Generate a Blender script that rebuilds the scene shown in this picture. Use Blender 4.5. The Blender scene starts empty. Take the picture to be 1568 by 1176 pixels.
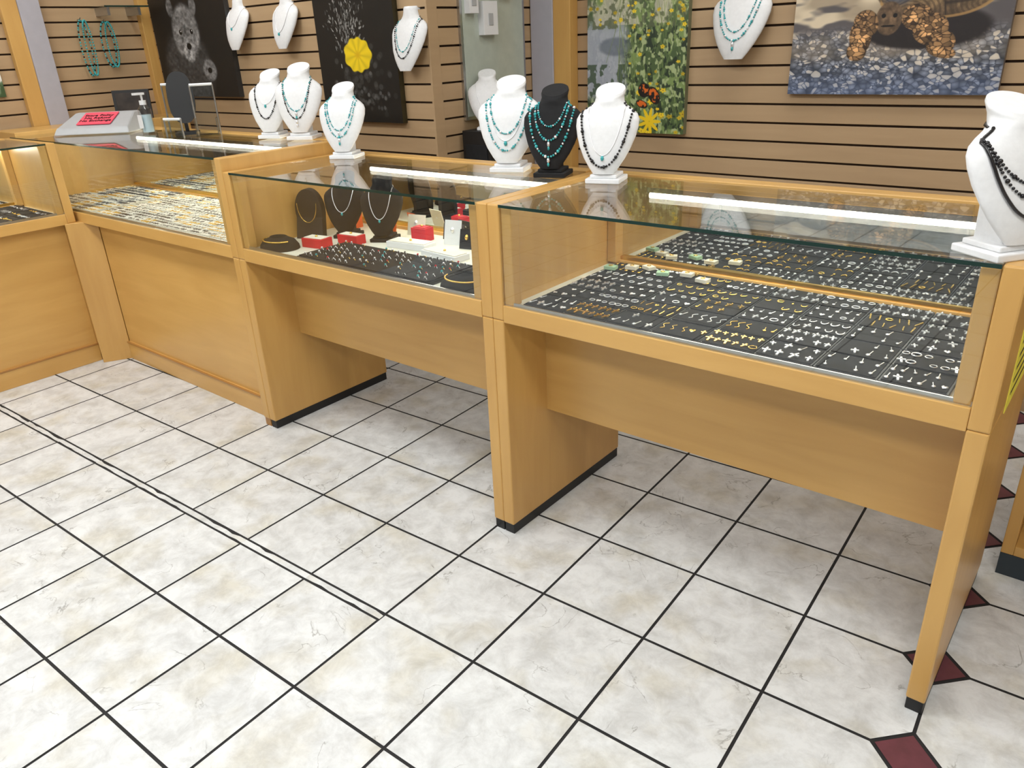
import bpy, bmesh, math, random
import numpy as np
from mathutils import Vector, Matrix
random.seed(7); rng=np.random.RandomState(5)
scene=bpy.context.scene
col=bpy.context.collection
try:
    scene.view_settings.view_transform='Standard'
except Exception: pass

def lin(c):
    return tuple(((v/12.92) if v<=.04045 else ((v+.055)/1.055)**2.4) for v in c)
def rgb(r,g,b): return lin((r/255,g/255,b/255))

# ---------------- materials ----------------
def newmat(name):
    m=bpy.data.materials.new(name);m.use_nodes=True
    return m,m.node_tree,m.node_tree.nodes["Principled BSDF"]
def N(nt,t,**k):
    n=nt.nodes.new(t)
    for a,b in k.items(): setattr(n,a,b)
    return n
def simple(name,c,rough=.5,metal=0,coat=0,noise=0,nscale=20,bump=0):
    m,nt,b=newmat(name)
    b.inputs["Base Color"].default_value=(*c,1);b.inputs["Roughness"].default_value=rough
    b.inputs["Metallic"].default_value=metal;b.inputs["Coat Weight"].default_value=coat
    tc=N(nt,"ShaderNodeTexCoord");no=N(nt,"ShaderNodeTexNoise");no.inputs["Scale"].default_value=nscale;no.inputs["Detail"].default_value=4
    nt.links.new(tc.outputs["Object"],no.inputs["Vector"])
    if noise:
        r=N(nt,"ShaderNodeValToRGB")
        r.color_ramp.elements[0].position=.3;r.color_ramp.elements[1].position=.7
        r.color_ramp.elements[0].color=(*[v*(1-noise) for v in c],1);r.color_ramp.elements[1].color=(*[min(1,v*(1+noise)) for v in c],1)
        nt.links.new(no.outputs["Fac"],r.inputs["Fac"]);nt.links.new(r.outputs["Color"],b.inputs["Base Color"])
    if bump:
        bp=N(nt,"ShaderNodeBump");bp.inputs["Strength"].default_value=bump;bp.inputs["Distance"].default_value=.002
        nt.links.new(no.outputs["Fac"],bp.inputs["Height"]);nt.links.new(bp.outputs["Normal"],b.inputs["Normal"])
    return m
def woodmat(name,c1,c2,stretch=(2,2,14),rough=.38,coat=.25,scale=1.0):
    m,nt,b=newmat(name)
    tc=N(nt,"ShaderNodeTexCoord");mp=N(nt,"ShaderNodeMapping");mp.inputs["Scale"].default_value=stretch
    nt.links.new(tc.outputs["Object"],mp.inputs["Vector"])
    no=N(nt,"ShaderNodeTexNoise");no.inputs["Scale"].default_value=2.2*scale;no.inputs["Detail"].default_value=6;no.inputs["Distortion"].default_value=.6
    nt.links.new(mp.outputs["Vector"],no.inputs["Vector"])
    no2=N(nt,"ShaderNodeTexNoise");no2.inputs["Scale"].default_value=1.7
    nt.links.new(tc.outputs["Object"],no2.inputs["Vector"])
    r=N(nt,"ShaderNodeValToRGB");r.color_ramp.elements[0].position=.25;r.color_ramp.elements[1].position=.75
    r.color_ramp.elements[0].color=(*c1,1);r.color_ramp.elements[1].color=(*c2,1)
    ma=N(nt,"ShaderNodeMath",operation='ADD');mb=N(nt,"ShaderNodeMath",operation='MULTIPLY');mb.inputs[1].default_value=.5
    nt.links.new(no.outputs["Fac"],ma.inputs[0]);nt.links.new(no2.outputs["Fac"],ma.inputs[1]);nt.links.new(ma.outputs[0],mb.inputs[0])
    nt.links.new(mb.outputs[0],r.inputs["Fac"]);nt.links.new(r.outputs["Color"],b.inputs["Base Color"])
    b.inputs["Roughness"].default_value=rough;b.inputs["Coat Weight"].default_value=coat;b.inputs["Coat Roughness"].default_value=.25
    return m
WOOD=woodmat("maple_wood",rgb(190,144,76),rgb(214,170,98),stretch=(9,9,1.2))
WOODH=woodmat("maple_wood_horizontal",rgb(194,148,78),rgb(218,174,102),stretch=(1.2,9,9))
WOODD=woodmat("maple_dark_edge",rgb(150,104,50),rgb(176,126,64))  # darker maple for the baseboard edge strip and panel feet
SLAT=woodmat("slatwall_laminate",rgb(166,138,104),rgb(186,158,122),stretch=(1,1,10),rough=.5,coat=.05)
GROOVE=simple("slat_groove",rgb(58,42,28),.8,noise=.1)
BLACKK=simple("black_rubber_kick",rgb(22,22,23),.5,noise=.1)
VELVET=simple("black_velvet",rgb(20,20,22),.9,noise=.25,nscale=60)
VELVR=simple("black_tray_rim",rgb(42,44,48),.5,noise=.1)
WHITEL=simple("white_leatherette",rgb(228,229,230),.42,noise=.03,nscale=90,bump=.15)
WHITEP=simple("white_plastic",rgb(225,226,228),.35,noise=.02)
DECKW=simple("white_deck",rgb(226,224,206),.5,noise=.04)
GOLD=simple("gold_metal",rgb(240,200,104),.25,.85,noise=.05)
SILVER=simple("silver_metal",rgb(240,240,242),.28,.7,noise=.05)
BRASS=simple("brass_track",rgb(222,180,84),.3,.9,noise=.08)
ALU=simple("aluminium",rgb(190,190,190),.3,1,noise=.05)
TURQ=simple("turquoise_stone",rgb(58,166,170),.3,noise=.3,nscale=150)
DARKB=simple("dark_beads",rgb(28,26,28),.25,noise=.1)
RED=simple("red_velvet_box",rgb(200,26,42),.6,noise=.1)
ORANGE=simple("orange_box",rgb(222,96,40),.5,noise=.1)
CREAM=simple("cream_card",rgb(232,226,208),.6,noise=.05)
MINT=simple("mint_card",rgb(170,205,170),.6,noise=.05)
BROWN=simple("brown_display",rgb(50,42,36),.6,noise=.1)
GLEDGE=simple("glass_edge",rgb(24,50,44),.15,noise=.1)
GREYC=simple("grey_column_paint",rgb(172,170,178),.5,noise=.03)
PALE=simple("pale_reflection_paint",rgb(176,184,172),.25,noise=.05,coat=.5)  # pale green paint standing in for a mirror's bright reflection
PINK=simple("pink_sign",rgb(238,84,104),.6,noise=.02)
YELL=simple("yellow_label",rgb(232,220,80),.6,noise=.03)
BEIGE=simple("register_plastic",rgb(170,172,174),.45,noise=.04)
INK=simple("ink_black",rgb(20,18,20),.6,noise=.02)
WALLP=simple("painted_wall",rgb(200,190,172),.8,noise=.03)
CEILM=simple("ceiling_tile",rgb(225,225,222),.85,noise=.05,nscale=60)
def mirrormat():
    m,nt,b=newmat("mirror");b.inputs["Metallic"].default_value=1;b.inputs["Roughness"].default_value=.02
    b.inputs["Base Color"].default_value=(.8,.82,.8,1);return m
MIRROR=mirrormat()
def glassmat(name,tint=(.975,.99,.985),f0=.04):
    m=bpy.data.materials.new(name);m.use_nodes=True;nt=m.node_tree;nt.nodes.clear()
    o=N(nt,"ShaderNodeOutputMaterial");mx=N(nt,"ShaderNodeMixShader");tr=N(nt,"ShaderNodeBsdfTransparent");gl=N(nt,"ShaderNodeBsdfGlossy");lw=N(nt,"ShaderNodeLayerWeight");lw.inputs["Blend"].default_value=.5
    p=N(nt,"ShaderNodeMath",operation='POWER');p.inputs[1].default_value=5
    q=N(nt,"ShaderNodeMath",operation='MULTIPLY_ADD');q.inputs[1].default_value=1-f0;q.inputs[2].default_value=f0
    tr.inputs["Color"].default_value=(*tint,1);gl.inputs["Roughness"].default_value=.01
    nt.links.new(lw.outputs["Facing"],p.inputs[0]);nt.links.new(p.outputs[0],q.inputs[0]);nt.links.new(q.outputs[0],mx.inputs[0])
    nt.links.new(tr.outputs[0],mx.inputs[1]);nt.links.new(gl.outputs[0],mx.inputs[2]);nt.links.new(mx.outputs[0],o.inputs[0])
    return m
GLASS=glassmat("clear_glass",f0=.05)
ACRYL=glassmat("acrylic",(.92,.95,.95),.06)
def emis(name,c,s):
    m,nt,b=newmat(name);b.inputs["Emission Color"].default_value=(*c,1);b.inputs["Emission Strength"].default_value=s;b.inputs["Base Color"].default_value=(*c,1);return m
TUBE=emis("led_tube",(1,.94,.78),24)
PANEL=emis("ceiling_light_diffuser",(1,.98,.95),5)

def attrmat(name,rough=.5):
    m,nt,b=newmat(name);a=N(nt,"ShaderNodeAttribute",attribute_name="Col")
    nt.links.new(a.outputs["Color"],b.inputs["Base Color"]);b.inputs["Roughness"].default_value=rough;return m
CANVAS=attrmat("printed_canvas",.45)

def tilemat():
    m,nt,b=newmat("ceramic_floor_tile")
    tc=N(nt,"ShaderNodeTexCoord");at=N(nt,"ShaderNodeAttribute",attribute_name="rnd")
    sc=N(nt,"ShaderNodeVectorMath",operation='SCALE');sc.inputs["Scale"].default_value=9
    ad=N(nt,"ShaderNodeVectorMath",operation='ADD')
    nt.links.new(at.outputs["Vector"],sc.inputs[0]);nt.links.new(tc.outputs["Object"],ad.inputs[0]);nt.links.new(sc.outputs[0],ad.inputs[1])
    n1=N(nt,"ShaderNodeTexNoise");n1.inputs["Scale"].default_value=13;n1.inputs["Detail"].default_value=10;n1.inputs["Roughness"].default_value=.72;n1.inputs["Distortion"].default_value=.35
    n2=N(nt,"ShaderNodeTexNoise");n2.inputs["Scale"].default_value=6;n2.inputs["Detail"].default_value=4
    n3=N(nt,"ShaderNodeTexNoise");n3.inputs["Scale"].default_value=6;n3.inputs["Detail"].default_value=8;n3.inputs["Distortion"].default_value=.6
    for n in(n1,n2,n3): nt.links.new(ad.outputs[0],n.inputs["Vector"])
    r1=N(nt,"ShaderNodeValToRGB");e=r1.color_ramp.elements;e[0].position=.36;e[0].color=(*rgb(192,193,192),1);e[1].position=.6;e[1].color=(*rgb(218,220,220),1)
    nt.links.new(n1.outputs["Fac"],r1.inputs["Fac"])
    r2=N(nt,"ShaderNodeValToRGB");e=r2.color_ramp.elements;e[0].position=.5;e[0].color=(1,1,1,1);e[1].position=.7;e[1].color=(*rgb(238,233,221),1)
    nt.links.new(n2.outputs["Fac"],r2.inputs["Fac"])
    mx=N(nt,"ShaderNodeMixRGB",blend_type='MULTIPLY');mx.inputs[0].default_value=1
    nt.links.new(r1.outputs[0],mx.inputs[1]);nt.links.new(r2.outputs[0],mx.inputs[2])
    s=N(nt,"ShaderNodeMath",operation='SUBTRACT');s.inputs[1].default_value=.5;ab=N(nt,"ShaderNodeMath",operation='ABSOLUTE')
    nt.links.new(n3.outputs["Fac"],s.inputs[0]);nt.links.new(s.outputs[0],ab.inputs[0])
    r3=N(nt,"ShaderNodeValToRGB");e=r3.color_ramp.elements;e[0].position=0;e[0].color=(.5,.49,.47,1);e[1].position=.006;e[1].color=(1,1,1,1)
    nt.links.new(ab.outputs[0],r3.inputs["Fac"])
    n4=N(nt,"ShaderNodeTexNoise");n4.inputs["Scale"].default_value=8
    nt.links.new(ad.outputs[0],n4.inputs["Vector"])
    r4=N(nt,"ShaderNodeValToRGB");r4.color_ramp.elements[0].position=.52;r4.color_ramp.elements[1].position=.62
    nt.links.new(n4.outputs["Fac"],r4.inputs["Fac"])
    mx2=N(nt,"ShaderNodeMixRGB",blend_type='MULTIPLY')
    nt.links.new(r4.outputs[0],mx2.inputs[0]);nt.links.new(mx.outputs[0],mx2.inputs[1]);nt.links.new(r3.outputs[0],mx2.inputs[2])
    nt.links.new(mx2.outputs[0],b.inputs["Base Color"])
    bp=N(nt,"ShaderNodeBump");bp.inputs["Strength"].default_value=.4;bp.inputs["Distance"].default_value=.003
    nt.links.new(n1.outputs["Fac"],bp.inputs["Height"]);nt.links.new(bp.outputs[0],b.inputs["Normal"])
    b.inputs["Roughness"].default_value=.32
    return m
TILE=tilemat()
GROUT=simple("dark_grout",rgb(28,27,27),.8,noise=.2)
BURG=simple("burgundy_tile",rgb(98,52,60),.4,noise=.15,nscale=30)

# ---------------- mesh builder ----------------
class MB:
    def __init__(s): s.v=[];s.f=[];s.m=[];s.mats=[];s.sm=[]
    def mi(s,mat):
        if mat not in s.mats: s.mats.append(mat)
        return s.mats.index(mat)
    def add(s,verts,faces,mat,M=None,smooth=False):
        o=len(s.v);k=s.mi(mat)
        for v in verts:
            v=Vector(v)
            s.v.append(tuple(M@v) if M is not None else tuple(v))
        for f in faces: s.f.append([i+o for i in f]);s.m.append(k);s.sm.append(smooth)
    def box(s,x0,x1,y0,y1,z0,z1,mat,M=None):
        if x0>x1:x0,x1=x1,x0
        if y0>y1:y0,y1=y1,y0
        V=[(x0,y0,z0),(x1,y0,z0),(x1,y1,z0),(x0,y1,z0),(x0,y0,z1),(x1,y0,z1),(x1,y1,z1),(x0,y1,z1)]
        F=[(3,2,1,0),(4,5,6,7),(0,1,5,4),(1,2,6,5),(2,3,7,6),(3,0,4,7)]
        s.add(V,F,mat,M)
    def prism(s,pts,z0,z1,mat,M=None):
        n=len(pts);V=[(x,y,z0) for x,y in pts]+[(x,y,z1) for x,y in pts]
        F=[tuple(range(n-1,-1,-1)),tuple(range(n,2*n))]+[(i,(i+1)%n,n+(i+1)%n,n+i) for i in range(n)]
        s.add(V,F,mat,M)
    def cyl(s,p0,p1,r0,r1,mat,n=12,M=None):
        p0=Vector(p0);p1=Vector(p1);d=(p1-p0).normalized();a=d.orthogonal().normalized();b=d.cross(a)
        V=[];F=[]
        for p,r in((p0,r0),(p1,r1)):
            for i in range(n):
                t=2*math.pi*i/n;V.append(p+a*math.cos(t)*r+b*math.sin(t)*r)
        F=[(i,(i+1)%n,n+(i+1)%n,n+i) for i in range(n)]
        s.add(V,F,mat,M,True);s.add(V[:n],[tuple(range(n-1,-1,-1))],mat,M);s.add(V[n:],[tuple(range(n))],mat,M)
    def ball(s,p,r,mat,M=None,n=6,m=4,sz=1):
        p=Vector(p);V=[p+Vector((0,0,r*sz))]
        for j in range(1,m):
            for i in range(n):
                a=math.pi*j/m;t=2*math.pi*i/n
                V.append(p+Vector((r*math.sin(a)*math.cos(t),r*math.sin(a)*math.sin(t),r*sz*math.cos(a))))
        V.append(p-Vector((0,0,r*sz)));F=[]
        for i in range(n): F.append((0,1+i,1+(i+1)%n))
        for j in range(m-2):
            for i in range(n):
                a=1+j*n+i;b=1+j*n+(i+1)%n;F.append((a,a+n,b+n,b))
        L=len(V)-1
        for i in range(n): F.append((L,1+(m-2)*n+(i+1)%n,1+(m-2)*n+i))
        s.add(V,F,mat,M,True)
    def tube(s,pts,r,mat,n=5,M=None,closed=False):
        pts=[Vector(p) for p in pts];V=[];L=len(pts)
        for k,p in enumerate(pts):
            if closed: d=(pts[(k+1)%L]-pts[k-1])
            else: d=(pts[min(k+1,L-1)]-pts[max(k-1,0)])
            d.normalize()
            a=d.cross(Vector((0.13,.21,.97)))
            if a.length<1e-3:a=d.orthogonal()
            a.normalize();b=d.cross(a)
            for i in range(n):
                t=2*math.pi*i/n;V.append(p+a*math.cos(t)*r+b*math.sin(t)*r)
        F=[]
        for k in range(L if closed else L-1):
            k2=(k+1)%L
            for i in range(n): F.append((k*n+i,k*n+(i+1)%n,k2*n+(i+1)%n,k2*n+i))
        s.add(V,F,mat,M,True)
    def obj(s,name,parent=None,bevel=0,M=None):
        me=bpy.data.meshes.new(name);me.from_pydata(s.v,[],s.f);me.update()
        for m in s.mats: me.materials.append(m)
        me.polygons.foreach_set("material_index",s.m);me.polygons.foreach_set("use_smooth",s.sm)
        bm=bmesh.new();bm.from_mesh(me);bmesh.ops.recalc_face_normals(bm,faces=bm.faces);bm.to_mesh(me);bm.free()
        o=bpy.data.objects.new(name,me);col.objects.link(o)
        if parent: o.parent=parent
        if M is not None: o.matrix_world=M
        if bevel:
            b=o.modifiers.new("bevel","BEVEL");b.width=bevel;b.segments=2;b.limit_method='ANGLE';b.harden_normals=False
        return o
def empty(name,loc=(0,0,0),rz=0):
    e=bpy.data.objects.new(name,None);e.empty_display_size=.1;e.location=loc;e.rotation_euler=(0,0,rz);col.objects.link(e);return e

# ---------------- floor ----------------
S=.315;PH=.0409
def T(i,j):
    x=i*S;y=(j-.581)*S
    return (x*math.cos(PH)-y*math.sin(PH),x*math.sin(PH)+y*math.cos(PH))
def build_floor():
    V=[];F=[];MI=[];R=[]
    def poly(pts,z,mi,r):
        o=len(V)
        for i,j in pts:
            x,y=T(i,j);V.append((x,y,z))
        F.append(list(range(o,o+len(pts))));MI.append(mi);R.extend([r]*len(pts))
    g=.0125;h=.225
    for i in range(-13,13):
        for j in range(-14,8):
            r=tuple(rng.rand(3))
            x0,x1,y0,y1=i+g,i+1-g,j+g,j+1-g
            if j==-2 and i<0: y1=-1.085-g
            pts=[]
            def corner(cx,cy,px,py):
                if abs(cx-4)<.01:
                    k=h+.01
                    a=(4+px*(k),cy+py*g);b=(4+px*g,cy+py*k)
                    return [a,b]
                return None
            c=[(i,j,1,1),(i+1,j,-1,1),(i+1,j+1,-1,-1),(i,j+1,1,-1)]
            for n,(cx,cy,px,py) in enumerate(c):
                q=corner(cx,cy,px,py)
                if q is None:
                    pts.append((x0 if px>0 else x1,y0 if py>0 else y1))
                else:
                    a,b=q
                    if n==0: pts+= [b,a]
                    if n==1: pts+= [a,b]
                    if n==2: pts+= [b,a]
                    if n==3: pts+= [a,b]
            poly(pts,0,0,r)
            if j==-2 and i<0:
                m=9;up=[];dn=[]
                for k in range(m+1):
                    x=i+k/m;dn.append((x,-1.085+g*.9+rng.rand()*.012*(rng.rand()<.4)));up.append((x,-1-g*.9-rng.rand()*.02*(rng.rand()<.3)))
                poly(dn+up[::-1],0,0,r)
    for j in range(-14,8):
        k=h-.02;poly([(4-k,j),(4,j-k),(4+k,j),(4,j+k)],0.0002,2,(0,0,0))
    poly([(-13,-14),(13,-14),(13,8),(-13,8)],-.002,1,(0,0,0))
    me=bpy.data.meshes.new("floor");me.from_pydata(V,[],F)
    for m in(TILE,GROUT,BURG): me.materials.append(m)
    me.polygons.foreach_set("material_index",MI)
    a=me.attributes.new("rnd","FLOAT_VECTOR","POINT");a.data.foreach_set("vector",np.array(R).ravel())
    o=bpy.data.objects.new("floor",me);col.objects.link(o)
build_floor()

# ---------------- walls ----------------
def slatwall(name,p0,p1,z0=0,z1=2.8,zoff=0):
    p0=Vector((*p0,0));p1=Vector((*p1,0));d=(p1-p0);L=d.length;d.normalize()
    M=Matrix.Translation(p0)@Matrix.Rotation(math.atan2(d.y,d.x),4,'Z')
    b=MB();b.box(0,L,.014,.06,z0,z1,GROOVE,M)
    z=z0+zoff
    while z<z1:
        b.box(0,L,0,.0145,z,min(z+.0762-.009,z1),SLAT,M);z+=.0762
    return b.obj(name,bevel=.0015)
slatwall("wall_back",(-1.25,1.83),(3.5,1.83),zoff=.0)
slatwall("wall_partition",(-3.55,1.05),(-1.17,1.05),zoff=-.02)
slatwall("wall_partition_return",(-1.17,1.06),(-1.17,1.83),zoff=-.02)
slatwall("wall_left",(-3.55,-3.6),(-3.55,1.05),zoff=-.04)
b=MB();b.box(-1.18,-1.169,1.049,1.112,0,2.8,SLAT);b.obj("trim_partition_corner",bevel=.002)
b=MB();b.box(3.5,3.56,-3.6,1.83,0,2.8,WALLP);b.obj("wall_right_bounce")  # out of view, added to bounce light into the room
b=MB();b.box(-3.6,3.56,-3.6,1.9,2.8,2.86,CEILM);b.obj("ceiling")
b=MB();b.box(-1.165,-1.03,1.76,1.83,0,2.8,GREYC);b.obj("trim_column",bevel=.003)
b=MB();b.box(-1.03,-.93,1.765,1.83,0,2.8,WOOD);b.obj("trim_wood_post",bevel=.003)
b=MB();b.box(-3.55,-3.51,.245,.33,0,2.8,WOOD);b.obj("trim_wall_post_wood",bevel=.003)
b=MB();b.box(-3.55,-3.50,.33,.44,0,2.8,GREYC);b.obj("trim_wall_post_grey",bevel=.003)
b=MB();b.box(-3.55,-3.50,.99,1.05,0,2.8,WOOD);b.obj("trim_corner_post",bevel=.003)

# ---------------- display cases ----------------
def case(name,w,H,origin,rz=0,leg=True,depth=.62,left_panel=True,right_panel=True,fill_from=None,panel_w=.04):
    """local: x 0..w, front at y=0, back toward +y"""
    e=empty(name,origin,rz)
    b=MB();P=panel_w
    for side,x0 in((0,0),(1,w-P)):
        if (side==0 and not left_panel) or(side==1 and not right_panel): continue
        b.box(x0,x0+P,0,depth,.035,.72,WOOD)
        b.box(x0,x0+P,0,depth-.03,.72,H,WOOD)
        sx0=x0+P if side==0 else x0-.034
        b.box(sx0,sx0+.034,.008,.045,.765,H-.008,WOOD)
        b.box(sx0,sx0+.034,depth-.09,depth-.03,.765,H-.008,WOOD)
    b.obj("side_panels",e,bevel=.004)
    b=MB()
    xa=P if left_panel else 0;xb=w-P if right_panel else w
    b.box(xa,xb,0,.024,.715,.765,WOODH)
    b.box(xa,xb,depth-.09,depth-.035,H-.03,H+.004,WOODH)
    b.box(xa,xb,depth-.07,depth-.03,.72,.77,WOODH)
    b.obj("rails",e,bevel=.002)
    b=MB();b.box(xa,xb,.024,depth-.07,.722,.757,DECKW);b.obj("deck",e)
    b=MB()
    if leg:
        b.box(P,w-P,.19,.21,.37,.722,WOODH)
        for k in range(4): b.cyl((P+.14+k*(w-.36)/3,.1905,.66-.01*(k%2)),(P+.14+k*(w-.36)/3,.1892,.66-.01*(k%2)),.0025,.0025,BROWN,8)
        b.obj("modesty_panel",e)
        b=MB()
        b.box(.002,P-.002,.004,depth-.004,0,.036,BLACKK);b.box(w-P+.002,w-.002,.004,depth-.004,0,.036,BLACKK);b.obj("rubber_feet",e,bevel=.002)
    else:
        f0=fill_from or 0
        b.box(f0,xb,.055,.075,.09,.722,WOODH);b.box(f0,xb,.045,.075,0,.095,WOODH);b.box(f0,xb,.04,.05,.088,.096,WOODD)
        b.box(xa,xb,depth-.06,depth-.045,0,.722,WOODH)
        b.obj("cabinet_front",e,bevel=.002)
        b=MB()
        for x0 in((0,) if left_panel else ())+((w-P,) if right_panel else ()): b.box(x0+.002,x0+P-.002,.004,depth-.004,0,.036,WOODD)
        if b.v: b.obj("panel_feet",e)
    b=MB();b.box(xa+.001,xb-.001,0,depth-.09,H-.007,H,GLASS);b.obj("glass_top",e)
    b=MB();b.box(xa+.001,xb-.001,.001,.007,.766,H-.008,GLASS);b.obj("glass_front",e)
    b=MB();b.box(xa+.001,xb-.001,-.0012,0,H-.0075,H+.0003,GLEDGE);b.obj("glass_edge",e)
    b=MB();mx=(xa+xb)/2
    b.box(xa+.03,mx+.01,depth-.050,depth-.047,.782,H-.03,MIRROR);b.box(mx-.01,xb-.03,depth-.056,depth-.053,.782,H-.03,MIRROR)
    b.obj("mirror_doors",e)
    b=MB();b.box(xa+.03,xb-.03,depth-.062,depth-.045,.757,.782,BRASS);b.obj("door_track",e)
    b=MB();l0=xa+(xb-xa)*.13;l1=xb-.05
    b.box(l0-.01,l1+.01,depth-.088,depth-.07,H-.045,H-.031,ALU);b.obj("light_housing",e)
    b=MB();b.cyl((l0,depth-.085,H-.053),(l1,depth-.085,H-.053),.008,.008,TUBE,10);b.obj("light_tube",e)
    b=MB();b.box(xa,xb,.009,.013,.765,.775,ALU);b.obj("glass_channel",e)
    return e
HC=1.0426;HL=1.09
case("glass_display_case",1.265-.0374,HC,(.0374,0,0))
case("glass_display_case",.0374+1.234,HC,(-1.234,0,0))
case("glass_display_case",3.19-1.236,HL,(-3.19,0,0),leg=False,left_panel=False,fill_from=.652)
case("glass_display_case",2.2,HL,(-2.61,-2.215,0),rz=math.pi/2,leg=False,left_panel=False,depth=.58)
b=MB();b.prism([(-2.607,-.072),(-2.537,.052),(-2.56,.07),(-2.64,.03),(-2.64,-.01)],0,.72,WOOD);b.obj("corner_filler_post",bevel=.002)

# ---------------- jewelry ----------------
def item(b,kind,x,y,z,s,mat,ang=0):
    M=Matrix.Translation((x,y,z))@Matrix.Rotation(ang,4,'Z')
    h=.003
    if kind=='cross':
        b.box(-.0015*s,.0015*s,-.009*s,.009*s,0,h,mat,M);b.box(-.0060*s,.0060*s,.0015*s,.0045*s,0,h,mat,M);b.ball((0,.011*s,.001),.0018*s,mat,M)
    elif kind=='bar':
        b.box(-.0011*s,.0011*s,-.012*s,.012*s,0,h,mat,M)
    elif kind=='hoop':
        b.tube([(math.cos(t)*.006*s,math.sin(t)*.006*s,.0015) for t in np.linspace(0,2*math.pi,11)[:-1]],.001*s,mat,4,M,True)
    elif kind=='u':
        b.tube([(math.cos(t)*.006*s,math.sin(t)*.011*s,.0015) for t in np.linspace(math.pi,2*math.pi,8)],.0012*s,mat,4,M)
    elif kind=='stud':
        b.ball((0,0,.002),.003*s,mat,M)
    elif kind=='heart':
        b.ball((-.0025*s,.002*s,.0015),.003*s,mat,M,sz=.5);b.ball((.0025*s,.002*s,.0015),.003*s,mat,M,sz=.5)
        b.add([(-.0052*s,.001*s,.002),(.0052*s,.001*s,.002),(0,-.007*s,.002)],[(0,1,2)],mat,M)
    elif kind=='drop':
        b.tube([(0,.012*s,.001),(0,-.002*s,.001)],.0009*s,mat,4,M);b.ball((0,-.006*s,.002),.0036*s,mat,M,sz=.5)
    elif kind=='chain':
        b.tube([(.004*s*math.sin(t*7),t*.03*s-.015*s,.001) for t in np.linspace(0,1,10)],.0011*s,mat,4,M)
def trays(name,x0,x1,y0,y1,nx,ny,z,goldp,pad=VELVET,rim=VELVR,mats=(GOLD,SILVER),size=1.25,rows=2,cols=5):
    b=MB();w=(x1-x0)/nx;d=(y1-y0)/ny
    for i in range(nx):
        for j in range(ny):
            ax=x0+i*w+.0015;bx=x0+(i+1)*w-.0015;ay=y0+j*d+.0015;by=y0+(j+1)*d-.0015
            b.box(ax,bx,ay,by,z,z+.010,rim)
            b.box(ax+.004,bx-.004,ay+.004,by-.004,z+.010,z+.0125,pad)
            kind=random.choice(['cross','bar','cross','u','heart','drop','drop','chain','hoop','cross','drop','cross','bar']);mat=mats[0] if random.random()<goldp(i,j) else mats[1]
            nn=random.choice([cols-1,cols,cols+1]);rr=rows if kind!='chain' else 1
            for a in range(nn):
                for c in range(rr):
                    if random.random()<.08: continue
                    k2=kind if random.random()<.8 else random.choice(['cross','hoop','heart','drop'])
                    item(b,k2,ax+(a+.5)*(bx-ax)/nn+random.uniform(-.002,.002),ay+(c+.5)*(by-ay)/rr,z+.0125,size*random.uniform(.75,1.15),mat,random.uniform(-.3,.3))
    return b.obj(name)
ZD=.757
trays("velvet_jewelry_trays",.12,1.18,.035,.535,8,5,ZD,lambda i,j:.2 if i>4 else .5,size=1.5,cols=5)
b=MB()
for k in range(6):
    x=.14+.06*k+random.uniform(-.01,.01);y=.47+random.uniform(-.03,.03)
    M=Matrix.Translation((x,y,ZD+.0155))@Matrix.Rotation(random.uniform(-.5,.5),4,'Z')
    b.box(-.018,.018,-.013,.013,0,.010,CREAM if k%3 else MINT,M);item(b,'hoop',x,y,ZD+.0255,1,GOLD)
b.obj("earring_cards")
WPAD=simple("white_pad",rgb(222,220,208),.7,noise=.06);CRIM=simple("card_rim",rgb(196,196,184),.6,noise=.05);DSIL=simple("dark_silver",rgb(110,110,112),.3,.8,noise=.05)
trays("earring_card_trays",-2.5,-1.32,.035,.535,14,8,ZD,lambda i,j:.35,pad=WPAD,rim=CRIM,mats=(GOLD,DSIL),size=.85,rows=2,cols=4)
trays("pendant_trays",-3.15,-2.55,.035,.535,6,6,ZD,lambda i,j:.5,pad=WPAD,rim=CRIM,mats=(GOLD,DSIL))
trays("ring_trays",-3.12,-2.66,-1.9,-.08,4,12,ZD,lambda i,j:.4)

b=MB();x0,x1,y0,y1=-.90,-.25,.03,.255
b.box(x0,x1,y0,y1,ZD,ZD+.012,VELVR);b.box(x0+.006,x1-.006,y0+.006,y1-.006,ZD+.012,ZD+.016,VELVET)
for i in range(20):
    for j in range(6):
        x=x0+.025+i*(x1-x0-.05)/19;y=y0+.02+j*(y1-y0-.04)/5
        if random.random()<.2: continue
        mt=random.choice([SILVER,SILVER,GOLD,SILVER]);
        M=Matrix.Translation((x,y,ZD+.017))@Matrix.Rotation(random.uniform(-.3,.3),4,'Z')
        b.tube([(math.cos(t)*.007,0,math.sin(t)*.006) for t in np.linspace(0,math.pi,7)],.0011,mt,4,M)
        b.ball((0,0,.007),random.uniform(.0025,.0045),random.choice([SILVER,TURQ,RED,DARKB,SILVER,SILVER]),M)
b.obj("ring_tray")

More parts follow.
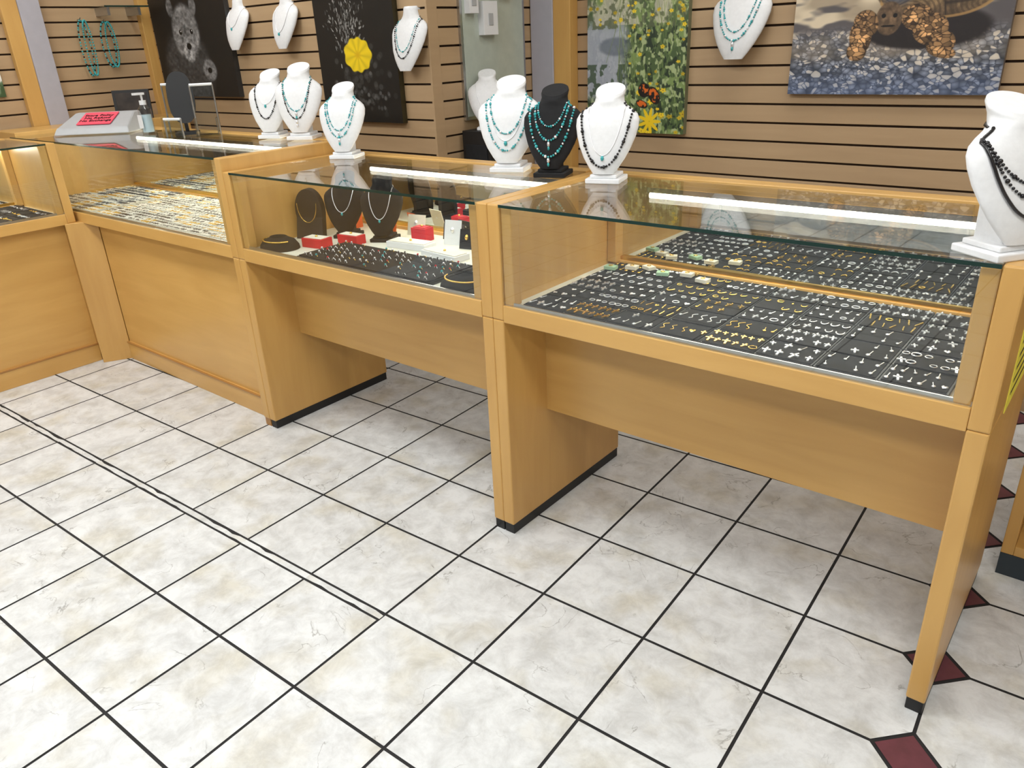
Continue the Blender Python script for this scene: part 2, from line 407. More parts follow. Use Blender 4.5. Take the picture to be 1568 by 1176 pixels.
# ---------------- busts ----------------
PROF=[ # z,w,df,db,c
(.030,.034,.010,.010,-.052),(.050,.050,.016,.012,-.048),(.080,.070,.024,.014,-.040),(.112,.086,.030,.016,-.030),(.145,.098,.034,.020,-.018),
(.176,.105,.036,.024,-.008),(.198,.105,.036,.026,0),(.213,.097,.036,.028,.007),(.226,.080,.036,.030,.013),(.238,.060,.037,.032,.018),(.250,.049,.040,.036,.022),
(.264,.046,.043,.040,.027),(.279,.049,.046,.043,.033),(.286,.047,.043,.040,.035)]
def sect(z):
    z=max(PROF[0][0],min(PROF[-1][0],z))
    for a,b_ in zip(PROF,PROF[1:]):
        if z<=b_[0]:
            t=(z-a[0])/(b_[0]-a[0]);return [a[i]+(b_[i]-a[i])*t for i in range(5)]
def fy(x,z):
    _,w,df,db,c=sect(z);q=min(.999,abs(x)/w);return c-df*math.sqrt(1-q*q)
def bust(name,loc,rz=0,mat=WHITEL,necks=(),scale=1,stand=True,flat=False,wide=1):
    e=empty(name,loc,rz);e.scale=(scale*wide,scale,scale)
    n=36;V=[];F=[]
    zs=[]
    for a,b_ in zip(PROF,PROF[1:]):
        for k in range(3): zs.append(a[0]+(b_[0]-a[0])*k/3)
    zs.append(PROF[-1][0])
    for z in zs:
        _,w,df,db,c=sect(z)
        for i in range(n):
            t=2*math.pi*i/n;x=w*math.cos(t);y=math.sin(t)
            yy=c+(db*(.15 if flat else 1)*y if y>0 else df*y)
            tl=max(0,min(1,(z-.25)/.03))*(0 if flat else 1)
            V.append((x,yy,z+tl*.018*(yy-c)/.04))
    for k in range(len(zs)-1):
        for i in range(n): F.append((k*n+i,k*n+(i+1)%n,(k+1)*n+(i+1)%n,(k+1)*n+i))
    F.append(tuple(range(n-1,-1,-1)));F.append(tuple(range((len(zs)-1)*n,len(zs)*n)))
    b=MB();b.add(V,F[:-2],mat,None,True);b.add(V,F[-2:],mat)
    b.obj("bust_form",e)
    b=MB()
    if stand:
        V=[(-.026,-.04,.012),(.026,-.04,.012),(.026,.035,.012),(-.026,.035,.012),(-.034,-.01,.18),(.034,-.01,.18),(.034,.03,.18),(-.034,.03,.18)]
        b.add(V,[(3,2,1,0),(4,5,6,7),(0,1,5,4),(1,2,6,5),(2,3,7,6),(3,0,4,7)],mat)
        b.box(-.058,.058,-.068,.05,0,.016,mat)
        b.box(-.045,.045,-.055,.04,.016,.028,mat)
        b.obj("stand_base",e,bevel=.003)
    b=MB()
    for (kind,zt,zb,W,r) in necks:
        zt=.244;zb=zb*.9
        L=[]
        nn=120
        for k in range(nn+1):
            s=-1+2*k/nn;x=W*math.sin(s*math.pi/2);z=zt-(zt-zb)*(math.cos(s*math.pi/2))**1.15
            w=sect(z)[1];x=max(-w*.98,min(w*.98,x))
            L.append(Vector((x,fy(x,z)-r*.8,z)))
        if kind in('turq','dark','silver'):
            mt={'turq':TURQ,'dark':DARKB,'silver':SILVER}[kind]
            acc=0;last=L[0];b.ball(L[0],r,mt);kk=0
            for p in L[1:]:
                acc+=(p-last).length;last=p
                if acc>=r*1.9:
                    acc=0;kk+=1
                    b.ball(p,r*(1.35 if kk%5==0 else .9),mt if kk%4 else (SILVER if kind=='turq' else mt))
        else:
            b.tube(L,r*.6,SILVER if kind=='chain' else DARKB,5)
        p=L[nn//2]
        if kind in('chain','cord'): b.ball(p+Vector((0,-.002,-.008)),.006,TURQ if kind=='chain' else DARKB,sz=1.4)
        elif random.random()<.6:
            b.ball(p+Vector((0,-.001,-.012)),.006,SILVER,sz=1.6);b.ball(p+Vector((0,-.002,-.026)),.0045,TURQ if kind=='turq' else SILVER,sz=1.6)
        _,w,df,db,c=sect(zt);w=min(W,w)
        b.tube([(w*math.cos(t),c+db*1.03*math.sin(t),zt+.008*math.sin(t)) for t in np.linspace(0,math.pi,9)],r*.6,SILVER if kind=='chain' else (TURQ if kind=='turq' else DARKB),5)
    if b.v: b.obj("necklaces",e)
    return e
bust("necklace_display_bust",(-1.60,.50,HL+.004),.45,necks=[('dark',.262,.10,.062,.0036),('chain',.262,.17,.055,.002)],scale=.90)
bust("necklace_display_bust",(-1.42,.52,HL+.004),.55,necks=[('dark',.262,.095,.062,.003),('turq',.262,.13,.06,.003)],scale=.97)
bust("necklace_display_bust",(-1.08,.46,HC),.45,necks=[('turq',.262,.10,.07,.0036),('turq',.262,.13,.06,.0032)],scale=.90)
bust("necklace_display_bust",(-.265,.48,HC),.4,necks=[('turq',.262,.08,.075,.0036),('turq',.262,.14,.06,.0032),('chain',.262,.115,.06,.002)],scale=.95,wide=1.05)
bust("necklace_display_bust",(-.07,.45,HC),.35,mat=VELVET,necks=[('turq',.262,.08,.08,.0046),('turq',.262,.14,.06,.0044),('turq',.262,.19,.05,.0036)],scale=.87)
bust("necklace_display_bust",(.14,.43,HC),.3,necks=[('dark',.262,.06,.085,.0046),('chain',.262,.10,.06,.002)],scale=.88)
bust("necklace_display_bust",(1.20,.085,HC),.95,necks=[('cord',.262,.09,.085,.005),('dark',.25,.13,.08,.0034),('dark',.24,.16,.08,.0034)],scale=.90,wide=1.15)
bust("necklace_display_bust",(-1.07,1.30,1.06),.6,necks=[('chain',.262,.12,.06,.002)],scale=.85)
bust("pendant_display_bust",(-1.02,.37,ZD),.5,mat=VELVET,necks=[('chain',.262,.14,.055,.003)],scale=.8)
bust("pendant_display_bust",(-.84,.40,ZD),.5,mat=VELVET,necks=[('chain',.262,.12,.055,.003)],scale=.8)
def wallbust(loc,rz=0,necks=(),scale=.9):
    return bust("wall_necklace_bust",loc,rz,necks=necks,scale=scale,stand=False,flat=True)
wallbust((-2.56,1.05-.012,1.42),necks=[('chain',.262,.16,.06,.002)],scale=.95)
wallbust((-2.14,1.05-.012,1.415),necks=[('chain',.262,.12,.06,.002)],scale=.95)
wallbust((-1.265,1.05-.012,1.30),necks=[('dark',.262,.09,.07,.003),('turq',.262,.12,.06,.0024)],scale=1.0)
wallbust((-.09,1.83-.012,1.285),necks=[('turq',.262,.10,.075,.0036),('turq',.262,.13,.06,.003)],scale=1.2)

def boxobj(name,x,y,z,w,d,h,mat,rz=0,lid=None):
    b=MB();M=Matrix.Translation((x,y,z))@Matrix.Rotation(rz,4,'Z')
    b.box(-w/2,w/2,-d/2,d/2,0,h,mat,M);b.box(-w/2+.006,w/2-.006,-d/2+.006,d/2-.006,h,h+.003,CREAM if lid is None else lid,M)
    b.ball((0,0,h+.004),.006,GOLD,M)
    return b.obj(name,bevel=.002)
boxobj("red_ring_box",-.99,.19,ZD,.10,.06,.034,RED,.15)
boxobj("red_ring_box",-.91,.29,ZD,.10,.05,.034,RED,.1)
boxobj("orange_jewelry_box",-1.13,.47,ZD,.08,.06,.06,ORANGE,.1,ORANGE)
boxobj("red_jewelry_box",-.70,.46,ZD,.07,.05,.05,RED,.1,RED)
boxobj("white_bracelet_box",-.66,.36,ZD,.18,.07,.022,WHITEP,.1)
boxobj("white_bracelet_box",-.45,.32,ZD,.18,.07,.02,WHITEP,-.1)
boxobj("white_bracelet_box",-.24,.34,ZD,.14,.08,.02,WHITEP,-.1)
boxobj("gift_box",-.16,.47,ZD,.1,.05,.06,RED,0)
boxobj("gift_box",-.34,.45,ZD,.09,.05,.05,DARKB,.1,WHITEP)
b=MB()
for x,y,m,ww,hh in((-.55,.46,WHITEP,.07,.09),(-.46,.44,DARKB,.06,.07),(-.78,.50,CREAM,.08,.08),(-.27,.50,WHITEP,.06,.1),(-.93,.50,ORANGE,.06,.05),(-.6,.52,BROWN,.09,.06)):
    M=Matrix.Translation((x,y,ZD))@Matrix.Rotation(.2,4,'Z')@Matrix.Rotation(-.25,4,'X')
    b.box(-ww/2,ww/2,0,.003,0,hh,m,M);b.ball((0,-.003,hh*.6),.008,GOLD if m is DARKB else SILVER,M,sz=1.4)
b.obj("standing_display_cards")
def collar(name,x,y,z,r,mat):
    b=MB();V=[];n=32
    M=Matrix.Translation((x,y,z))
    rings=[(r,0),(r*.97,.012),(r*.8,.03),(r*.5,.04),(r*.42,.045),(r*.38,.03)]
    for rr,h in rings:
        for i in range(n):
            t=2*math.pi*i/n;V.append((rr*math.cos(t),rr*.8*math.sin(t),h))
    F=[]
    for k in range(len(rings)-1):
        for i in range(n): F.append((k*n+i,k*n+(i+1)%n,(k+1)*n+(i+1)%n,(k+1)*n+i))
    F.append(tuple(range((len(rings)-1)*n,len(rings)*n)))
    b.add(V,F,mat,M,True)
    for k in range(60):
        t=math.pi*1.05+math.pi*.9*k/59;b.ball((r*.78*math.cos(t),r*.78*.8*math.sin(t),.033),.0032,GOLD,M)
    return b.obj(name)
collar("round_collar_display",-1.10,.10,ZD,.085,VELVET)
collar("round_collar_display",-.145,.09,ZD,.085,VELVET)
def easel(x,y,sc):
    b=MB();M=Matrix.Translation((x,y,ZD))@Matrix.Rotation(.4,4,'Z')@Matrix.Scale(sc,4)
    n=24
    V=[(.055*math.cos(t),-.012,.0+.10+.08*math.sin(t)) for t in np.linspace(-.3,math.pi+.3,n)]+[(-.055,-.03,0),(.055,-.03,0)]
    V2=[(x_,y_+.03,z) for x_,y_,z in V];L=len(V)
    b.add(V+V2,[tuple(range(L)),tuple(range(2*L-1,L-1,-1))]+[(i,(i+1)%L,L+(i+1)%L,L+i) for i in range(L)],BROWN,M)
    b.tube([(.04*math.cos(t),-.02-.004*abs(math.sin(t)),.13+.07*math.sin(t)) for t in np.linspace(math.pi,2*math.pi,12)],.0015,GOLD,4,M)
    b.obj("brown_necklace_easel")
easel(-1.13,.28,1.05)

# ---------------- pictures ----------------
def vnoise(H,W,cells,seed,oct=4,asp=1.0):
    r=np.random.RandomState(seed);out=np.zeros((H,W));amp=1;tot=0
    for o in range(oct):
        cy=int(cells*2**o)+2;cx=int(cells*asp*2**o)+2
        g=r.rand(cy+1,cx+1);y=np.linspace(0,cy-1e-6,H);x=np.linspace(0,cx-1e-6,W)
        yi=np.minimum(y.astype(int),cy-1);xi=np.minimum(x.astype(int),cx-1);fy_=(y-yi);fx=(x-xi);fy_=fy_*fy_*(3-2*fy_);fx=fx*fx*(3-2*fx)
        a=g[np.ix_(yi,xi)];b_=g[np.ix_(yi,xi+1)];c=g[np.ix_(yi+1,xi)];d=g[np.ix_(yi+1,xi+1)]
        out+=amp*((a*(1-fx)+b_*fx)*(1-fy_[:,None])+(c*(1-fx)+d*fx)*fy_[:,None]);tot+=amp;amp*=.5
    return out/tot
def C(r,g,b_): return np.array([r,g,b_])/255.
def grid(H,W):
    v,u=np.meshgrid(np.linspace(0,1,H),np.linspace(0,1,W),indexing='ij');return u,v
def mix(img,c,m): return img*(1-m[...,None])+c*m[...,None]
def sst(a,b_,x):
    t=np.clip((x-a)/(b_-a),0,1);return t*t*(3-2*t)
def voro(u,v,npts,seed,asp,sq=1.5):
    r=np.random.RandomState(seed);px=r.rand(npts)*asp;py=r.rand(npts)
    best=np.full(u.shape,9.);sec=np.full(u.shape,9.);idx=np.zeros(u.shape,int)
    for k in range(npts):
        d=(u*asp-px[k])**2+((v-py[k])*sq)**2
        m=d<best;sec=np.where(m,best,np.minimum(sec,d));idx=np.where(m,k,idx);best=np.where(m,d,best)
    return np.sqrt(best),np.sqrt(sec),idx
def canvas(name,img,M,w,h,thick=.03):
    Hh,Ww=img.shape[:2];me=bpy.data.meshes.new(name)
    xs=np.linspace(0,w,Ww);zs=np.linspace(h,0,Hh)
    X,Z=np.meshgrid(xs,zs);V=np.stack([X.ravel(),np.full(X.size,-thick-.0004),Z.ravel()],1)
    ii,jj=np.meshgrid(np.arange(Hh-1),np.arange(Ww-1),indexing='ij');a=(ii*Ww+jj).ravel();F=np.stack([a,a+Ww,a+Ww+1,a+1],1)
    o=len(V)
    bx=[(0,-thick,0),(w,-thick,0),(w,0,0),(0,0,0),(0,-thick,h),(w,-thick,h),(w,0,h),(0,0,h)]
    bf=[(3,2,1,0),(4,5,6,7),(0,1,5,4),(1,2,6,5),(2,3,7,6),(3,0,4,7)]
    me.from_pydata(V.tolist()+bx,[],F.tolist()+[[q+o for q in f] for f in bf])
    c=np.clip(img,0,1);c=np.where(c<=.04045,c/12.92,((c+.055)/1.055)**2.4)
    colr=np.ones((o+8,4));colr[:o,:3]=c.reshape(-1,3);colr[o:,:3]=c.reshape(-1,3).mean(0)*.6
    at=me.color_attributes.new("Col","FLOAT_COLOR","POINT");at.data.foreach_set("color",colr.ravel())
    me.materials.append(CANVAS);ob=bpy.data.objects.new(name,me);col.objects.link(ob);ob.matrix_world=M;return ob
def img_tortoise():
    H,W=300,460;u,v=grid(H,W);n=vnoise(H,W,4,1,4,1.5);nf=vnoise(H,W,30,2,3,1.5)
    img=np.zeros((H,W,3))+C(170,154,130)
    bl=vnoise(H,W,5,9,3,.6);img=mix(img,C(218,202,174),sst(.45,.6,bl));img=mix(img,C(82,78,82),sst(.5,.6,vnoise(H,W,9,12,3,.4))*.9)
    b1,b2,ix=voro(u,v,1700,3,1.5);cr=np.random.RandomState(4).rand(1700)
    peb=C(154,160,174)*(.4+.8*cr[ix])[...,None]*np.clip(1.2-b1*14,.5,1.2)[...,None]
    peb=mix(peb,C(226,212,190),(cr[ix]>.7)*.8*sst(.0,.012,b2-b1));peb=mix(peb,C(50,56,70),1-sst(.0,.006,b2-b1))
    peb=mix(peb,C(92,114,160),sst(.72,1,v)*.4)
    peb=mix(peb,C(206,182,150),(sst(.5,.6,v)-sst(.7,.8,v))*.55*n)
    img=mix(img,peb,sst(.5,.6,v+.06*(n-.5)))
    def ell(cx,cy,rx,ry,p=2,rot=0):
        x=u-cx;y=v-cy;x,y=(x*math.cos(rot)+y*math.sin(rot)*.7,-x*math.sin(rot)*1.4+y*math.cos(rot));return (np.abs(x/rx)**p+np.abs(y/ry)**p)
    img=mix(img,C(36,30,30),(1-sst(.75,1.1,ell(.63,.54,.31,.15)))*.97)
    sh=ell(.67,.12,.30,.36,2.6)
    s1,s2,si=voro(u,v,26,8,1.5);sc=np.random.RandomState(14).rand(26)
    shell=C(128,104,74)*(.6+.7*nf)[...,None]*(.75+.4*sc[si])[...,None]
    shell=mix(shell,C(70,56,42),(np.sin(s1*190)>.2)*.5);shell=mix(shell,C(44,34,28),(1-sst(.0,.014,s2-s1))*.9);shell=mix(shell,C(50,38,30),sst(.38,.5,v)*.6)
    shell=mix(shell,C(86,108,150),(1-sst(.2,.9,ell(.5,.22,.13,.2)))*.6)
    img=mix(img,shell,1-sst(.94,1.02,sh))
    img=mix(img,C(176,138,84),(1-sst(.03,.09,np.abs(sh-.97)))*(v>.2)*(u>.42)*.8)
    l1,l2,li=voro(u,v,1900,18,1.5);lc=np.random.RandomState(6).rand(1900)
    leg=C(190,146,98)*(.5+.65*lc[li])[...,None];leg=mix(leg,C(56,40,28),1-sst(.001,.008,l2-l1))
    q=ell(.47,.47,.065,.12);img=mix(img,C(100,80,60)*(.55+nf)[...,None],1-sst(.8,1,q))
    q=ell(.47,.52,.035,.008);img=mix(img,C(20,16,12),1-sst(.8,1,q))
    for cx,cy,rx,ry,ro in((.365,.50,.06,.10,-.3),(.345,.59,.055,.12,-.1),(.335,.69,.05,.07,.1),(.60,.47,.075,.09,.35),(.665,.55,.08,.11,.5),(.72,.65,.065,.09,.3),(.735,.71,.06,.04,.2)):
        q=ell(cx,cy,rx,ry,2.2,ro);img=mix(img,leg*np.clip(1.25-q*.5,.4,1.2)[...,None],1-sst(.85,1.0,q))
    for cx in(.444,.497):
        q=ell(cx,.45,.011,.016);img=mix(img,C(12,10,8),1-sst(.8,1,q))
    return img
def img_flowers():
    H,W=360,250;u,v=grid(H,W);img=np.zeros((H,W,3))+C(74,94,56)
    n1=vnoise(H,W,14,21,4,.8);n2=vnoise(H,W,34,22,3,.8);n3=vnoise(H,W,6,23,4)
    img=mix(img,C(124,146,86),sst(.5,.6,n1));img=mix(img,C(34,48,34),sst(.52,.6,n2)*.9);img=mix(img,C(166,180,130),sst(.57,.66,vnoise(H,W,40,27,2)))
    img=mix(img,C(172,176,190),sst(.0,.12,.45-u+.16*(n3-.5))*sst(.3,.42,v)*(1-sst(.76,.84,v))*.9)
    img=mix(img,C(206,198,180),sst(.42,.5,n3)*(v<.38)*.75);img=mix(img,C(96,104,74),sst(.52,.58,n2)*(v<.4)*.8)
    img=mix(img,C(70,80,92),(1-sst(.5,1,((u-.3)/.2)**2+((v-.5)/.06)**2))*.5)
    img=mix(img,C(46,66,40),sst(.52,.58,vnoise(H,W,24,99,3))*(u<.4)*(v>.6)*.7)
    r=np.random.RandomState(30)
    for k in range(90):
        cx=.3+.7*r.rand();cy=r.rand();L=.2*r.rand()+.05;a=r.uniform(-.6,.6)
        x=(u-cx)-(v-cy)*a;m=(1-sst(.001,.005,np.abs(x)))*(np.abs(v-cy)<L);img=mix(img,C(146,168,92)*r.uniform(.6,1),m*.5)
    for k in range(120):
        cx=r.rand();cy=r.rand();
        if cx<.42 and .38<cy<.78: continue
        rr=r.uniform(.009,.017)*(1.5 if cy>.75 else 1);x=(u-cx);y=(v-cy)*1.43*r.uniform(1,1.8);th=np.arctan2(y,x);rad=np.sqrt(x*x+y*y)
        m=1-sst(.7,1.1,rad/(rr*1.5*(.6+.5*np.abs(np.cos(2.5*th+k)))));img=mix(img,C(238,206,44)*(.75+.3*r.rand()),m)
        img=mix(img,C(120,76,20),1-sst(.5,1,rad/(rr*.3)))
    wn=sst(.5,.56,vnoise(H,W,50,77,2))
    for cx,cy,rx,ry,ro in((.60,.75,.06,.055,.5),(.70,.78,.05,.075,-.6),(.58,.83,.06,.03,.3)):
        x=(u-cx)*math.cos(ro)+(v-cy)*1.4*math.sin(ro);y=-(u-cx)*math.sin(ro)+(v-cy)*1.4*math.cos(ro)
        q=(x/rx)**2+(y/ry)**2;wing=mix(np.zeros((H,W,3))+C(214,104,30),C(24,14,12),wn);img=mix(img,wing,1-sst(.8,1,q));img=mix(img,C(18,12,10),(1-sst(.1,.25,np.abs(q-.9)))*.95)
    for k in range(9):
        a=k*.7;x=(u-.66)*math.cos(a)+(v-.93)*1.43*math.sin(a);y=-(u-.66)*math.sin(a)+(v-.93)*1.43*math.cos(a)
        q=((x-.06)/.06)**2+(y/.016)**2;img=mix(img,C(236,200,30),1-sst(.8,1,q))
    return img
def img_black_flower():
    H,W=300,210;u,v=grid(H,W);img=np.zeros((H,W,3))+C(14,14,14)
    r=np.random.RandomState(40)
    for k in range(260):
        cx=.40+.10*r.randn();cy=.44+.09*r.randn();a=1.57+r.uniform(-.6,.6)+(cx-.4)*2;L=r.uniform(.008,.024)
        x=(u-cx)*math.cos(a)+(v-cy)*1.4*math.sin(a);y=-(u-cx)*math.sin(a)+(v-cy)*1.4*math.cos(a)
        img=mix(img,C(190,190,186)*r.uniform(.2,.9),(1-sst(.5,1,(x/L)**2+(y/.006)**2)))
    for k in range(90):
        cx=.5+.2*r.randn();cy=.74+.09*r.randn();q=((u-cx)/.03)**2+((v-cy)/.02)**2;img=mix(img,C(70,70,68),(1-sst(.5,1,q))*.7*r.rand())
    for k in range(70):
        cx=.5+.22*r.randn();cy=.86+.05*r.randn();q=((u-cx)/.02)**2+((v-cy)/.015)**2;img=mix(img,C(120,120,118),(1-sst(.3,1,q))*.6*r.rand())
    x=u-.52;y=(v-.61)*1.4;th=np.arctan2(y,x);rad=np.sqrt(x*x*.8+y*y*1.3);q=rad/(.17*(.95+.05*np.cos(9*th)))
    fl=np.zeros((H,W,3))+C(238,206,24);fl=fl*(.88+.12*np.abs(np.cos(4.5*th+1)))[...,None];fl=mix(fl,C(214,170,10),1-sst(.0,.35,q))
    img=mix(img,fl,1-sst(.92,1.0,q));return img
def img_black_animal():
    # dark monochrome portrait of a furry animal, face turned to the viewer
    H,W=240,350;u,v=grid(H,W);img=np.zeros((H,W,3))+C(16,16,17);n=vnoise(H,W,34,50,3);m2=vnoise(H,W,7,52,4)
    def E(cx,cy,rx,ry): return ((u-cx)/rx)**2+((v-cy)/ry)**2
    fur=lambda g:(C(g,g,g)*(.25+1.1*n+.6*m2)[...,None])
    img=mix(img,fur(60),(1-sst(.5,1,E(.40,.75,.36,.5)))*.9)
    img=mix(img,fur(110),(1-sst(.6,1,E(.45,.36,.20,.30)))*.95)
    for cx in(.29,.60): img=mix(img,fur(90),1-sst(.6,1,E(cx,.12,.05,.10)))
    img=mix(img,fur(150),(1-sst(.4,1,E(.46,.55,.09,.12)))*.9)
    for cx in(.38,.53): img=mix(img,C(6,6,6),1-sst(.6,1,E(cx,.36,.022,.028)));img=mix(img,C(220,220,220),1-sst(.6,1,E(cx+.006,.35,.006,.008)))
    img=mix(img,C(8,8,8),1-sst(.6,1,E(.46,.50,.035,.035)))
    img=mix(img,fur(120),(1-sst(.5,1,E(.68,.74,.10,.12)))*.8);img=mix(img,C(8,8,8),1-sst(.6,1,E(.68,.74,.03,.03)))
    return img
def img_white_flower():
    H,W=90,90;u,v=grid(H,W);img=np.zeros((H,W,3))+C(120,140,110);img=mix(img,C(60,84,50),sst(.45,.6,vnoise(H,W,8,60,3)))
    r=np.random.RandomState(61)
    for k in range(9):
        q=((u-r.rand())/.13)**2+((v-r.rand())/.12)**2;img=mix(img,C(228,226,220),1-sst(.6,1,q));img=mix(img,C(200,180,70),1-sst(.02,.06,q))
    return img
canvas("tortoise_canvas_print",img_tortoise(),Matrix.Translation((.139,1.8305,1.182)),.755,.50)
canvas("wildflower_canvas_print",img_flowers(),Matrix.Translation((-.853,1.8305,1.005)),.525,.76)
canvas("cactus_flower_canvas_print",img_black_flower(),Matrix.Translation((-1.90,1.0505,1.105)),.55,.76)
canvas("wildlife_canvas_print",img_black_animal(),Matrix.Translation((-3.44,1.0505,1.21)),.79,.54)
canvas("white_flower_print",img_white_flower(),Matrix.Translation((-3.5505,-.12,1.27))@Matrix.Rotation(math.pi/2,4,'Z'),.28,.28,.015)

b=MB();b.box(-1.1705,-1.155,1.24,1.70,1.1,2.1,ALU);b.box(-1.1552,-1.153,1.255,1.685,1.115,2.085,PALE);b.obj("painted_mirror_door",bevel=.002)  # mirror door in an aluminium frame, its reflection painted as a pale panel
b=MB();b.box(-1.154,-1.12,1.36,1.46,1.46,1.60,WHITEP);b.box(-1.12,-1.117,1.395,1.425,1.50,1.55,BEIGE)
b.box(-1.154,-1.12,1.27,1.33,1.55,1.75,WHITEP);b.box(-1.12,-1.117,1.285,1.315,1.58,1.62,BEIGE);b.box(-1.12,-1.117,1.285,1.315,1.66,1.70,BEIGE)
b.box(-1.154,-1.12,1.50,1.58,1.62,1.78,WHITEP);b.obj("wall_outlet_boxes",bevel=.004)
b=MB();b.box(-1.15,-.98,1.2,1.4,0,1.06,BLACKK);b.box(-1.13,-1.0,1.195,1.2,.1,1.0,VELVET);b.obj("black_speaker_cabinet",bevel=.01)

def strand(name,y,z,L,w):
    b=MB();X=-3.525
    b.tube([(-3.551,y,z+.005),(X,y,z+.005),(X+.015,y,z+.012)],.0025,ALU)
    for s in(0,.9,):
        for k in range(60):
            t=2*math.pi*k/60;b.ball((X+.004+s*.01,y+s*.02+w*math.sin(t)*(1 if s==0 else .8),z-L/2*(1-math.cos(t))),.0052,TURQ if k%3 or s else DARKB)
    b.obj(name)
strand("turquoise_bead_strands",.64,1.64,.29,.028);strand("turquoise_bead_strands",.77,1.63,.24,.035)
b=MB();b.box(-3.551,-3.36,.72,.98,1.70,1.708,GLASS);b.box(-3.36,-3.358,.72,.98,1.70,1.708,GLEDGE);b.box(-3.551,-3.4,.75,.765,1.66,1.70,ALU);b.box(-3.551,-3.4,.93,.945,1.66,1.70,ALU);b.obj("glass_wall_shelf")

# ---------------- counter items on the left ----------------
e=empty("price_display_register",(-2.85,.32,HL+.0045),.7)
b=MB();V=[(-.19,-.12,0),(.19,-.12,0),(.19,.12,0),(-.19,.12,0),(-.18,-.10,.03),(.18,-.10,.03),(.15,.07,.09),(-.15,.07,.09),(.16,.12,.09),(-.16,.12,.09)]
b.add(V,[(3,2,1,0),(0,1,5,4),(4,5,6,7),(7,6,8,9),(1,2,8,6,5),(0,4,7,9,3),(2,3,9,8)],BEIGE);b.obj("housing",e,bevel=.006)
b=MB();Ms=Matrix.Translation((0,-.02,.0625))@Matrix.Rotation(math.atan2(.06,.17),4,'X')
b.box(-.085,.085,-.06,.075,0,.004,PINK,Ms);b.obj("pink_policy_sign",e)
cu=bpy.data.curves.new("sign_text","FONT");cu.body="Store Policy\nNo Refund\nNo Exchange";cu.size=.03;cu.align_x='CENTER';cu.align_y='CENTER';cu.extrude=.0005;cu.materials.append(INK)
to=bpy.data.objects.new("sign_text",cu);col.objects.link(to);to.parent=e;to.matrix_local=Ms@Matrix.Translation((0,.005,.0055))
e=empty("hand_sanitizer_bottle",(-2.48,.38,HL))
GEL=simple("gel",rgb(190,206,214),.2,noise=.03)
b=MB();b.cyl((0,0,0),(0,0,.115),.03,.03,ACRYL,20);b.cyl((0,0,.115),(0,0,.135),.03,.014,ACRYL,20);b.cyl((0,0,.01),(0,0,.09),.026,.026,GEL,20);b.obj("bottle_body",e)
b=MB();b.cyl((0,0,.135),(0,0,.155),.016,.016,WHITEP);b.cyl((0,0,.155),(0,0,.18),.005,.005,WHITEP);b.box(-.012,.012,-.04,.012,.18,.19,WHITEP);b.obj("pump",e,bevel=.001)
b=MB();b.box(-.02,.02,-.032,-.03,.03,.09,WHITEP);b.obj("label",e)
e=empty("countertop_mirror",(-2.23,.44,HL),.9)
b=MB();n=28;V=[]
for yy in(-.006,.006):
    for i in range(n):
        t=2*math.pi*i/n;V.append((.06*math.copysign(abs(math.cos(t))**.8,math.cos(t)),yy,.145+.115*math.copysign(abs(math.sin(t))**.8,math.sin(t))))
b.add(V,[tuple(range(n)),tuple(range(2*n-1,n-1,-1))]+[(i,(i+1)%n,n+(i+1)%n,n+i) for i in range(n)],BLACKK,Matrix.Translation((0,0,.02))@Matrix.Rotation(-.15,4,'X'));b.box(-.05,.05,-.03,.06,0,.012,BLACKK);b.cyl((0,.02,.01),(0,.01,.07),.008,.008,BLACKK);b.obj("mirror_body",e)
def acrylic(name,x,y,h,rz):
    e=empty(name,(x,y,HL),rz);b=MB()
    b.box(-.05,.05,-.04,.04,0,.005,ACRYL);b.box(-.05,.05,.02,.025,0,h,ACRYL);b.cyl((-.05,.02,h),(.05,.02,h),.006,.006,WHITEP);b.cyl((-.05,.02,0),(-.05,.02,h),.004,.004,ALU);b.cyl((.05,.02,0),(.05,.02,h),.004,.004,ALU);b.box(-.05,-.045,-.04,.02,.0,h*.35,ACRYL);b.box(.045,.05,-.04,.02,.0,h*.35,ACRYL);b.obj("acrylic_sheet",e)
acrylic("acrylic_earring_stand",-2.385,.475,.22,.5);acrylic("acrylic_earring_stand",-2.07,.46,.22,.9);acrylic("acrylic_earring_stand",-2.15,.32,.08,.3)
e=empty("small_picture_frame",(-3.30,.72,HL+.018),.9)
b=MB();M=Matrix.Rotation(-.12,4,'X')
b.box(-.1,.1,0,.015,0,.16,BLACKK,M);b.box(-.085,.085,-.002,0,.015,.145,simple("dark_photo",rgb(52,44,38),.3,noise=.6,nscale=14),M);b.box(-.01,.01,0,.08,0,.01,BLACKK);b.obj("frame",e,bevel=.002)
b=MB();b.box(-3.5,-3.2,.03,1.0,0,HL+.018,WOODH);b.obj("corner_counter_block",bevel=.003)

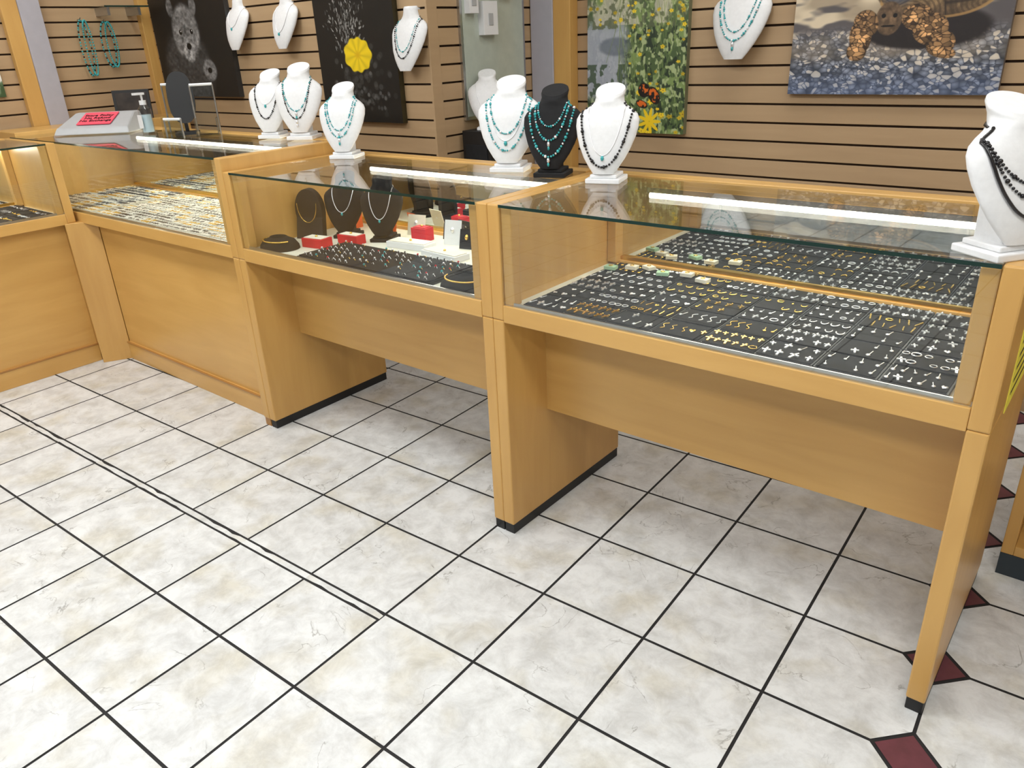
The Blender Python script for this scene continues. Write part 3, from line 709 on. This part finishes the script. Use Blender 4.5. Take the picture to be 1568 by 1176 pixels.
b=MB();b.box(1.2648,1.2665,.16,.40,.70,.92,YELL)
for k in range(6): b.box(1.2666,1.2669,.19,.37-.03*(k%3),.73+.028*k,.738+.028*k,INK)
b.obj("yellow_price_label")
e=empty("wooden_shelf_cabinet",(1.30,.66,0))
b=MB();b.box(0,.03,0,.45,.07,.95,WOOD);b.box(1.1,1.13,0,.45,.07,.95,WOOD);b.box(.03,1.1,.42,.45,.07,.95,WOOD)
for z in(.07,.33,.62,.92): b.box(.03,1.1,.0,.42,z,z+.03,WOODH)
b.obj("carcass",e,bevel=.002)
b=MB();b.box(0,1.13,.0,.45,0,.07,simple("teal_kick",rgb(44,54,62),.5,noise=.05));b.obj("kick_base",e)

# ---------------- lights ----------------
def troffer(x,y,w,d,p):
    b=MB();b.box(x-w/2-.03,x+w/2+.03,y-d/2-.03,y+d/2+.03,2.785,2.8,WHITEP);b.box(x-w/2,x+w/2,y-d/2,y+d/2,2.78,2.786,PANEL);b.obj("ceiling_light_panel")
    l=bpy.data.lights.new("ceiling_area","AREA");l.shape='RECTANGLE';l.size=w;l.size_y=d;l.energy=p;l.color=(.95,.98,1)
    o=bpy.data.objects.new("ceiling_area_light",l);o.location=(x,y,2.77);col.objects.link(o)
for x,y,p in((-2.2,-.9,20),(-.2,-.9,22),(1.7,-1.1,20),(-2.2,-2.6,16),(.2,-2.6,16),(2.2,-2.6,12),(.4,1.2,7),(-2.3,.55,6.5),(2.2,1.2,6)):
    troffer(x,y,1.2,.5 if y<.5 else .3,p)
w=bpy.data.worlds.new("World");scene.world=w;w.use_nodes=True
w.node_tree.nodes["Background"].inputs[0].default_value=(.80,.82,.84,1);w.node_tree.nodes["Background"].inputs[1].default_value=.14

# ---------------- camera ----------------
f=Vector((-.5891,.6959,-.4107)).normalized();r=Vector((.7748,.6307,-.0427));r=(r-f*r.dot(f)).normalized();u=r.cross(f).normalized()
cd=bpy.data.cameras.new("camera");cd.sensor_width=36;cd.lens=36*1167.8/1568;cd.clip_start=.02
co=bpy.data.objects.new("camera",cd);col.objects.link(co)
co.matrix_world=Matrix(((r.x,u.x,-f.x,1.391),(r.y,u.y,-f.y,-1.528),(r.z,u.z,-f.z,1.434),(0,0,0,1)))
scene.camera=co
